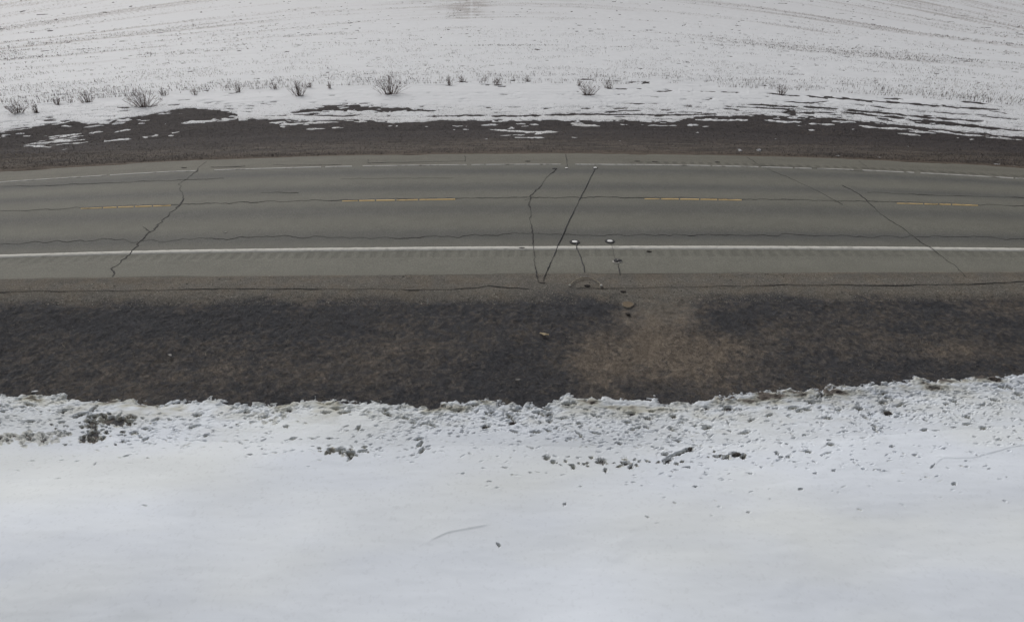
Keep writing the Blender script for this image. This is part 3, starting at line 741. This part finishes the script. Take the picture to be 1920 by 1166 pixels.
# far verge
px, py, P, t = spots(60000, (-200, 2120), (288, 345), lambda a, b: b > 0)
k = (t > 23.7) ; P, t = P[k], t[k]
px2, py2, P2, t2 = spots(90000, (-200, 2120), (196, 320), lambda a, b: b > 0)
ok = (t2 > 23.7); P = np.concatenate([P, P2[ok]]); n = len(P)
tn_ = np.clip(.35 + .5 * fbm(P[:, 0] * .5, P[:, 1] * 2, 3, 164) + .25 * R.normal(size=n), 0, 1)[:, None]
cc = np.array([[.040, .036, .036]]) * (1 - tn_) + np.array([[.155, .128, .105]]) * tn_
g2 = blades('grass', P + [0, 0, .008], R.uniform(.05, .15, n), R.uniform(0, 6.28, n), R.uniform(1.0, 1.45, n), R.uniform(.008, .02, n), cc, M_straw)
g2.location.z = 0
# keep only blades on bare ground (where the snow lies they are buried below it anyway)
tag(g2, 'brown flattened dead grass along the far verge', 'grass', kind='stuff')

# gravel on the near verge
def pebbles(name, P, r, colr, mat):
    n = len(P)
    base = np.array([(1, 0, 0), (0, 1, 0), (-1, 0, 0), (0, -1, 0), (0, 0, .7), (0, 0, -.5)], float)
    a = R.uniform(0, 6.28, n); c, s = np.cos(a), np.sin(a)
    sx = R.uniform(.7, 1.4, n)
    B = base[None] * (r[:, None, None]) * np.stack([sx, np.ones(n), np.ones(n)], 1)[:, None, :]
    V = np.stack([B[..., 0] * c[:, None] - B[..., 1] * s[:, None], B[..., 0] * s[:, None] + B[..., 1] * c[:, None], B[..., 2]], -1) + P[:, None, :]
    f = np.array([(0, 1, 4), (1, 2, 4), (2, 3, 4), (3, 0, 4)])
    Fc = (np.arange(n)[:, None, None] * 6 + f[None]).reshape(-1, 3)
    return mesh_np(name, V.reshape(-1, 3), Fc, mat, None, {'tint': ('FLOAT_COLOR', np.repeat(colr, 6, 0))})
px, py, P, t = spots(52000, (-180, 2100), (508, 575), lambda a, b: b > 0)
k = (t < 13.15 + .04 * R.normal(size=len(t))) & (t > 12.0); P = P[k]; t = t[k]; n = len(P)
v = R.uniform(.05, .30, n)[:, None] ** 1.0; cc = v * np.array([[1.04, .98, .86]])
rr = R.uniform(.004, .011, n) * (1 + 1.2 * (R.uniform(size=n) < .03))
gv = pebbles('gravel', P + [0, 0, .0], rr, cc, M_straw)
tag(gv, 'grey brown gravel along the near edge of the pavement', 'gravel', kind='stuff')

# crop stubble standing in the field
def stub(npts, yr, keepf, Lr, wr, seed, rowp=.34):
    px = R.uniform(-200, 2120, npts); py = R.uniform(*yr, npts)
    x, D, z, t = place(px, py)
    t2 = 40.2 + np.round((t - 40.2) / rowp) * rowp + R.normal(size=npts) * .03
    zc = zt(t2); n_ = (px - 960) / 960
    yp = row_y(py0(t2, zc), n_); x, D = unproj(n_, yp - 540, zc)
    k = keepf(px, yp, x, t2)
    x, D, t2, zc, px = x[k], D[k], t2[k], zc[k], px[k]
    return np.stack([x, D, zc + ground_noise(x, D) + .08], 1), t2, px
PP, TS, LL, WW = [], [], [], []
# dense first rows along the field edge
a, b, c = stub(26000, (118, 215), lambda px, yp, x, t: (t > 40.0) & (t < 44.5) & (fbm(x * .7, t * .6, 3, 170) > -.35), None, None, 0, .75)
PP.append(a); TS.append(b); LL.append(R.uniform(.06, .20, len(a)) * np.where(b < 42.5, 1.15, .8)); WW.append(R.uniform(.016, .034, len(a)))
# thinning into the field
a, b, c = stub(60000, (52, 200), lambda px, yp, x, t: (t > 41) & (t < 72) & (fbm(x * .35, t * .8, 3, 171) + .35 * fbm(x * 2, t * 3, 2, 174) > -.02 + .25 * (t > 55)), None, None, 1, .4)
PP.append(a); TS.append(b); LL.append(R.uniform(.03, .12, len(a)) ); WW.append(R.uniform(.013, .028, len(a)) * (1 + (b - 41) / 60))
# distance: lines of straw where the snow is thin
a, b, c = stub(110000, (-20, 120), lambda px, yp, x, t: (t > 58) & (t < 150) & ((fieldnoise(px, yp, x)[0] * .7 + fieldnoise(px, yp, x)[1] * .75 > .26 + .25 * (np.abs(px - 960) < 300)) | ((np.abs(px - 870) < 34) & (yp < 34) & (np.abs(px - 884) > 4))), None, None, 2, .6)
PP.append(a); TS.append(b); LL.append(R.uniform(.03, .11, len(a))); WW.append(R.uniform(.03, .07, len(a)))
P = np.concatenate(PP); L_ = np.concatenate(LL); W_ = np.concatenate(WW); n = len(P)
cc = np.array([[.25, .23, .22]]) * R.uniform(.5, 1.6, n)[:, None]
sb = blades('stubble', P, L_, R.uniform(0, 6.28, n), R.uniform(.05, .7, n), W_, cc, M_straw, 0)
tag(sb, 'rows of dead crop stubble poking through the snow of the field', 'stubble', kind='stuff')

# ------------------------------------------------------------ leafless shrubs along the old fence line
def shrub(px, py, wpx, hpx, label, ntw=None, seed=0, upright=.5, hue=0, kind='thicket'):
    rg = np.random.default_rng(1000 + seed)
    x, D, z, t = place(px, py)
    sc = ((H - z) * st + D * ct) / F                       # metres per photo pixel there
    Wd, Ht = wpx * sc * .60, hpx * sc * .86
    gz = float(z + ground_noise(x, D) + .05)
    e_loc = (float(x), float(D), gz)
    V = []; Fc = []; cl = []
    def tube(p, r0, r1, c):
        p = np.array(p); k = len(p); b = len(V)
        for i in range(k):
            tg = p[min(i + 1, k - 1)] - p[max(i - 1, 0)]; tg = tg / (np.linalg.norm(tg) + 1e-9)
            a = np.cross(tg, [.3, .9, .1]); a /= np.linalg.norm(a) + 1e-9; bb = np.cross(tg, a)
            r = r0 + (r1 - r0) * i / (k - 1)
            for j in range(3):
                an = j * 2.094
                V.append(p[i] + (a * math.cos(an) + bb * math.sin(an)) * r); cl.append(c)
        for i in range(k - 1):
            for j in range(3):
                q = b + i * 3 + j; q2 = b + i * 3 + (j + 1) % 3
                Fc.append((q, q2, q2 + 3, q + 3))
    n = ntw or int(6 + wpx * .75)
    for i in range(n):
        az = rg.uniform(0, 6.283)
        sp = rg.uniform(0, 1) ** .7
        reach = Wd * sp
        hh = Ht * (1 - .55 * sp ** 2) * rg.uniform(.55, 1.0)
        b0 = np.array([math.cos(az), math.sin(az) * .7, 0]) * Wd * .42 * sp * rg.uniform(.3, 1.2)
        b0[2] = -.12
        end = np.array([math.cos(az) * reach, math.sin(az) * reach * .8, hh]) + rg.normal(size=3) * .04
        mid = (b0 + end) / 2 + np.array([*(rg.normal(size=2) * .05), hh * .08])
        c = np.array([.105, .072, .062]) * rg.uniform(.5, 1.6)
        rb = rg.uniform(.008, .013)
        pts = [b0, (b0 + mid) / 2 + rg.normal(size=3) * .015, mid, (mid + end) / 2 + rg.normal(size=3) * .02, end]
        tube(pts, rb, .004, c)
        for s in range(rg.integers(2, 6)):                 # side twigs
            f = rg.uniform(.3, .95); q = mid * (1 - f) + end * f if f > .5 else b0 * (1 - f * 2) + mid * f * 2
            dr = rg.normal(size=3); dr[2] = abs(dr[2]) * .9 + .3; dr /= np.linalg.norm(dr)
            ln = Ht * rg.uniform(.10, .30)
            tube([q, q + dr * ln * .5 + rg.normal(size=3) * .01, q + dr * ln], .006, .003, c * 1.15)
    o = mesh_np('leafless_shrub', np.array(V), np.array(Fc), M_twig, None, {'tint': ('FLOAT_COLOR', np.array(cl))})
    o.location = e_loc
    o.rotation_euler.z = rg.uniform(-.3, .3)
    tag(o, label, 'shrub', 'leafless shrubs along the edge of the field')
SH = [(33, 214, 44, 26, 'brown low spreading bare shrub in the snow, leftmost of the row'),
      (68, 211, 16, 19, 'small upright bare shrub just right of the leftmost low shrub'),
      (108, 196, 17, 15, 'small thin bare shrub halfway between the leftmost shrub and the next dense small one'),
      (134, 194, 9, 9, 'tiny bare shrub in the snow, just left of a small dense shrub'),
      (163, 193, 26, 22, 'small fan-shaped shrub left of the large dense brown shrub'),
      (270, 201, 62, 38, 'large dense brown shrub with low twigs, biggest of the left part of the row'),
      (307, 181, 18, 17, 'small shrub set back against the stubble, just right of the large dense brown shrub'),
      (365, 179, 10, 17, 'sparse thin shrub of a few single stems above the bare brown tongue'),
      (446, 173, 18, 20, 'small leaning shrub whose stems bend left, alone at the stubble edge'),
      (514, 168, 15, 16, 'small dark shrub left of the medium spiky shrub'),
      (560, 179, 38, 31, 'medium spiky V-shaped shrub with two smaller shrubs near it'),
      (579, 166, 16, 13, 'small shrub just behind the medium spiky V-shaped shrub'),
      (619, 167, 9, 16, 'narrow sparse shrub right of the medium spiky V-shaped shrub'),
      (731, 177, 60, 42, 'tallest wide shrub of grey upright stems, left of the middle of the row'),
      (843, 160, 13, 20, 'narrow upright dark shrub, first one right of the tallest shrub'),
      (866, 154, 15, 11, 'low small shrub beside the narrow upright dark shrub'),
      (909, 153, 10, 8, 'tiny tuft-like shrub at the stubble edge left of a small round shrub'),
      (933, 160, 19, 16, 'small round shrub with a dark foot in the middle of the row'),
      (989, 153, 11, 12, 'tiny dark-footed shrub between the small round shrub and the fan-shaped one'),
      (1085, 162, 13, 13, 'thin small shrub touching the left side of the fan-shaped shrub'),
      (1103, 178, 36, 28, 'medium fan-shaped shrub with a straight dark foot, right of the middle'),
      (1142, 166, 20, 17, 'small dense shrub just right of the fan-shaped shrub with the straight foot'),
      (1465, 178, 22, 23, 'lone shrub on the right where dark thawed streaks begin')]
for i, (px, py, w_, h_, lb) in enumerate(SH):
    shrub(px, py, w_, h_, lb, seed=i)
    
# ------------------------------------------------------------ small things lying about
def lump(name, px, py, size, label, cat, mat, seed, flat=.55, group=None, lift=0, elong=1.0, rz=0):
    rg = np.random.default_rng(seed)
    import bmesh
    bm = bmesh.new()
    bmesh.ops.create_icosphere(bm, subdivisions=3, radius=1)
    for v in bm.verts:
        c = v.co
        d = 1 + .28 * float(vn(np.array([c.x * 1.7 + seed]), np.array([c.y * 1.7 + c.z * 2.1]), seed)[0]) + .12 * float(vn(np.array([c.x * 5 + seed]), np.array([c.y * 5 + c.z * 4]), seed + 1)[0])
        v.co = (c.x * d * size * elong, c.y * d * size, c.z * d * size * flat)
    me = bpy.data.meshes.new(name); bm.to_mesh(me); bm.free(); me.materials.append(mat)
    o = bpy.data.objects.new(name, me); COL.objects.link(o)
    p = PX(px, py); o.location = (p[0], p[1], p[2] + lift + size * flat * .3)
    o.rotation_euler.z = rz
    tag(o, label, cat, group)
    return o
M_soil = plain('dark_soil', (.028, .026, .027), (.07, .06, .052), 30, bump=.01)
M_cloud = plain('snow_chunk', (.62, .63, .65), (.74, .75, .77), 12)
for i, (px, py, s, fl, el, lb) in enumerate([(1017, 531, .03, .35, 2.0, 'dark soil clump at the end of the long straight sealed cut on the gravel'),
                                     (1101, 536, .045, .5, 1.6, 'dark soil clump inside the pale cable loop on the gravel'),
                                     (1168, 546, .04, .4, 1.5, 'dark soil clump on the gravel above the tan oval lid'),
                                     (1178, 589, .048, .55, 1.0, 'darkest soil clump, on the ditch side just below the tan oval lid')]):
    lump('soil_clump', px, py, s, lb, 'soil clump', M_soil, 40 + i, fl, 'dark soil clumps by the sensor cables', elong=el)
for i, (px, py, s, lb) in enumerate([(911, 807, .034, 'dark clod in a melt hole, left of two near the middle of the snow bank'),
                                     (961, 799, .034, 'dark clod in a melt hole, higher and right of a similar one mid-bank'),
                                     (1662, 781, .045, 'lone brown clod in dirty snow at the right side of the bank'),
                                     (1381, 857, .038, 'brown clod on the snow at the right end of the dirt streak'),
                                     (1293, 847, .03, 'brown clod at the top of the slanting dirt streak on the snow')]):
    lump('soil_clod', px, py, s, lb, 'clod', M_soil, 60 + i, .55, 'clods lying on the near snow', lift=.06, elong=1.5, rz=.2)
for i, (px, py, s, lb) in enumerate([(1387, 283.5, .07, 'small white snow lump on the far verge, left one of a pair'),
                                     (1423, 283, .085, 'small white snow lump on the far verge, right one of a pair')]):
    lump('snow_lump', px, py, s, lb, 'snow lump', M_cloud, 80 + i, .7, 'snow lumps on the far verge')
for i, (px, py, s, el, lb) in enumerate([(65, 733.5, .025, 2.4, 'flat snow crumb on dark grass above the left end of the snow bank'),
                                     (1070, 742, .03, 1.6, 'snow crumb on dark grass just above the middle of the snow bank'),
                                     (1227, 741, .02, 1.0, 'tiny round snow crumb on dark grass right of the middle of the bank')]):
    lump('snow_lump', px, py, s, lb, 'snow lump', M_cloud, 90 + i, .5, 'snow crumbs above the near snow bank', elong=el)
# tan oval lid in the verge
p = PX(1177, 571)
e = empty('ground_lid', (p[0], p[1], p[2] + .012), .1); tag(e, 'tan flat oval lid with a pale rim in the dirt below the gravel', 'lid'); e.rotation_euler.x = .2
M_tan = plain('tan_clay', (.17, .135, .095), (.21, .165, .115), 14)
M_rimd = plain('dusty_concrete', (.20, .18, .15), (.26, .23, .19), 25)
lathe('lid_rim', [(.128, -.03), (.124, .003), (.116, .004), (.115, -.002)], M_rimd, e, seed=1, wob=.05, asp=.8)
lathe('lid_plate', [(.117, -.03), (.116, .001), (.09, .002), (.03, .002)], M_tan, e, seed=1, wob=.05, asp=.8)
# cable loop with two pale ends
def tube_obj(name, P3, r, mat, parent=None, n=6):
    P3 = np.array(P3, float); k = len(P3); V = []
    for i in range(k):
        tg = P3[min(i + 1, k - 1)] - P3[max(i - 1, 0)]; tg /= np.linalg.norm(tg) + 1e-9
        a = np.cross(tg, [0, 0, 1.]); a /= np.linalg.norm(a) + 1e-9; b = np.cross(a, tg)
        for j in range(n):
            an = 2 * math.pi * j / n; V.append(P3[i] + r * (a * math.cos(an) + b * math.sin(an)))
    Fc = [(i * n + j, i * n + (j + 1) % n, (i + 1) * n + (j + 1) % n, (i + 1) * n + j) for i in range(k - 1) for j in range(n)]
    return mesh_np(name, np.array(V), np.array(Fc), mat, parent, None, True)
M_cable = plain('faded_cable', (.20, .17, .13), (.30, .26, .20), 10, rough=.7)
M_pale = plain('pale_plastic', (.50, .49, .45), (.62, .61, .57), 10, rough=.6)
s = np.linspace(0, 1, 26)
cx = np.interp(s, [0, .2, .45, .7, .9, 1], [1068, 1078, 1094, 1110, 1121, 1127]); cy = np.interp(s, [0, .2, .45, .7, .9, 1], [537, 528, 522.5, 524, 530, 537])
P3 = PX(cx, cy); P3[:, 2] += .035
cb = empty('cable', tuple(P3[0])); tag(cb, 'pale thin cable lying in an arc on the gravel below the near sensors', 'cable')
tube_obj('cable_core', P3 - P3[0], .009, M_cable, cb)
def cap(pos, r):
    r = r * .7
    o = lathe('cable_end', [(r, 0), (r * 1.05, r * 1.0), (r * .6, r * 1.5)], M_pale, cb, 12); o.location = pos; return o
cap((0, 0, -.02), .03); q = P3[-1] - P3[0]; cap((q[0], q[1], q[2] - .02), .04)
# scrap of cardboard, curled
def scrap(name, px, py, L, Wd, rz, mat, label, cat, bend=.4, seed=0, lift=.02):
    u, v = np.meshgrid(np.linspace(-1, 1, 14), np.linspace(-1, 1, 7))
    x = u * L / 2 + .06 * L * vn(v * 2 + seed, v * 0, seed); y = v * Wd / 2 * (1 - .35 * u * u) + .05 * L * vn(u * 2, u * 0 + seed, seed)
    z = bend * Wd * (v ** 2) * .5 + .08 * L * vn(u * 1.5, v * 1.5, seed + 4) + .03
    V = np.stack([x, y, z], -1).reshape(-1, 3); V2 = V - [0, 0, .004]
    i = np.arange(7 * 14).reshape(7, 14); q = np.stack([i[:-1, :-1], i[:-1, 1:], i[1:, 1:], i[1:, :-1]], -1).reshape(-1, 4)
    o = mesh_np(name, np.concatenate([V, V2]), np.concatenate([q, q[:, ::-1] + 98]), mat)
    p = PX(px, py); o.location = (p[0], p[1], p[2] + lift); o.rotation_euler.z = rz
    tag(o, label, cat); return o
M_card = plain('faded_cardboard', (.38, .31, .20), (.50, .42, .29), 12)
scrap('cardboard_scrap', 1020, 631, .19, .065, -.35, M_card, 'curled tan scrap of cardboard lying in the dark ditch grass', 'litter', seed=3)
M_paper = plain('dirty_paper', (.22, .21, .20), (.36, .35, .33), 15)
scrap('paper_scrap', 320, 670, .10, .05, -.6, M_paper, 'small grey paper scrap in the dark grass on the left', 'litter', seed=5)
scrap('paper_scrap', 971, 715, .09, .05, .2, M_paper, 'dull grey scrap in the grass just above the middle of the snow bank', 'litter', seed=9)
P3 = PX(np.array([801.5, 801.5]), np.array([570, 570])); P3[1, 2] += .13; P3[0, 2] -= .03; P3[1, 0] += .01
pt = tube_obj('marker_stake', P3, .011, M_pale, None, 8)
tag(pt, 'short white stake standing at the top of the ditch grass', 'stake')
for (px, py, ln, a, lb) in [(120, 651, .16, -.75, 'thin pale straw lying in the dark grass at the far left'), (387, 669, .14, -1.1, 'thin pale straw right of the grey paper scrap'),
                            (860, 701, .16, .5, 'thin pale straw lying in the grass between stake and snow bank'), (243, 732, .16, .7, 'pale twig close above the left snow edge')]:
    p = PX(px, py); d = np.array([math.cos(a), math.sin(a), .12]) * ln / 2
    o = tube_obj('straw_stalk', [p - d + [0, 0, .05], p + [0, 0, .06], p + d + [0, 0, .05]], .0035, M_cable)
    tag(o, lb, 'straw', 'pale stalks in the ditch grass')
lump('pebble', 423, 436, .03, 'small pale stone lying on the near lane, left part', 'stone', M_rim, 95, .5)
for i, (px, py, lb) in enumerate([(990, 303, 'dark crumb on the far shoulder left of the short black crack'), (1195, 303, 'left dark crumb of a pair on the far shoulder right of the sensors'), (1227, 304, 'right dark crumb of a pair on the far shoulder right of the sensors'),
                                  (1345, 304.5, 'small dark crumb on the far shoulder above the broken white line'), (1217, 471.5, 'dark crumb just below the broad white line'), (979, 465, 'dark scuff lump on the broad white line'),
                                  (345, 315, 'dark crumb on the far shoulder at the left')]):
    lump('asphalt_crumb', px, py, .035 if py > 400 else .05, lb, 'crumb', M_soil, 110 + i, .3, 'dark crumbs on the road', elong=2.0)
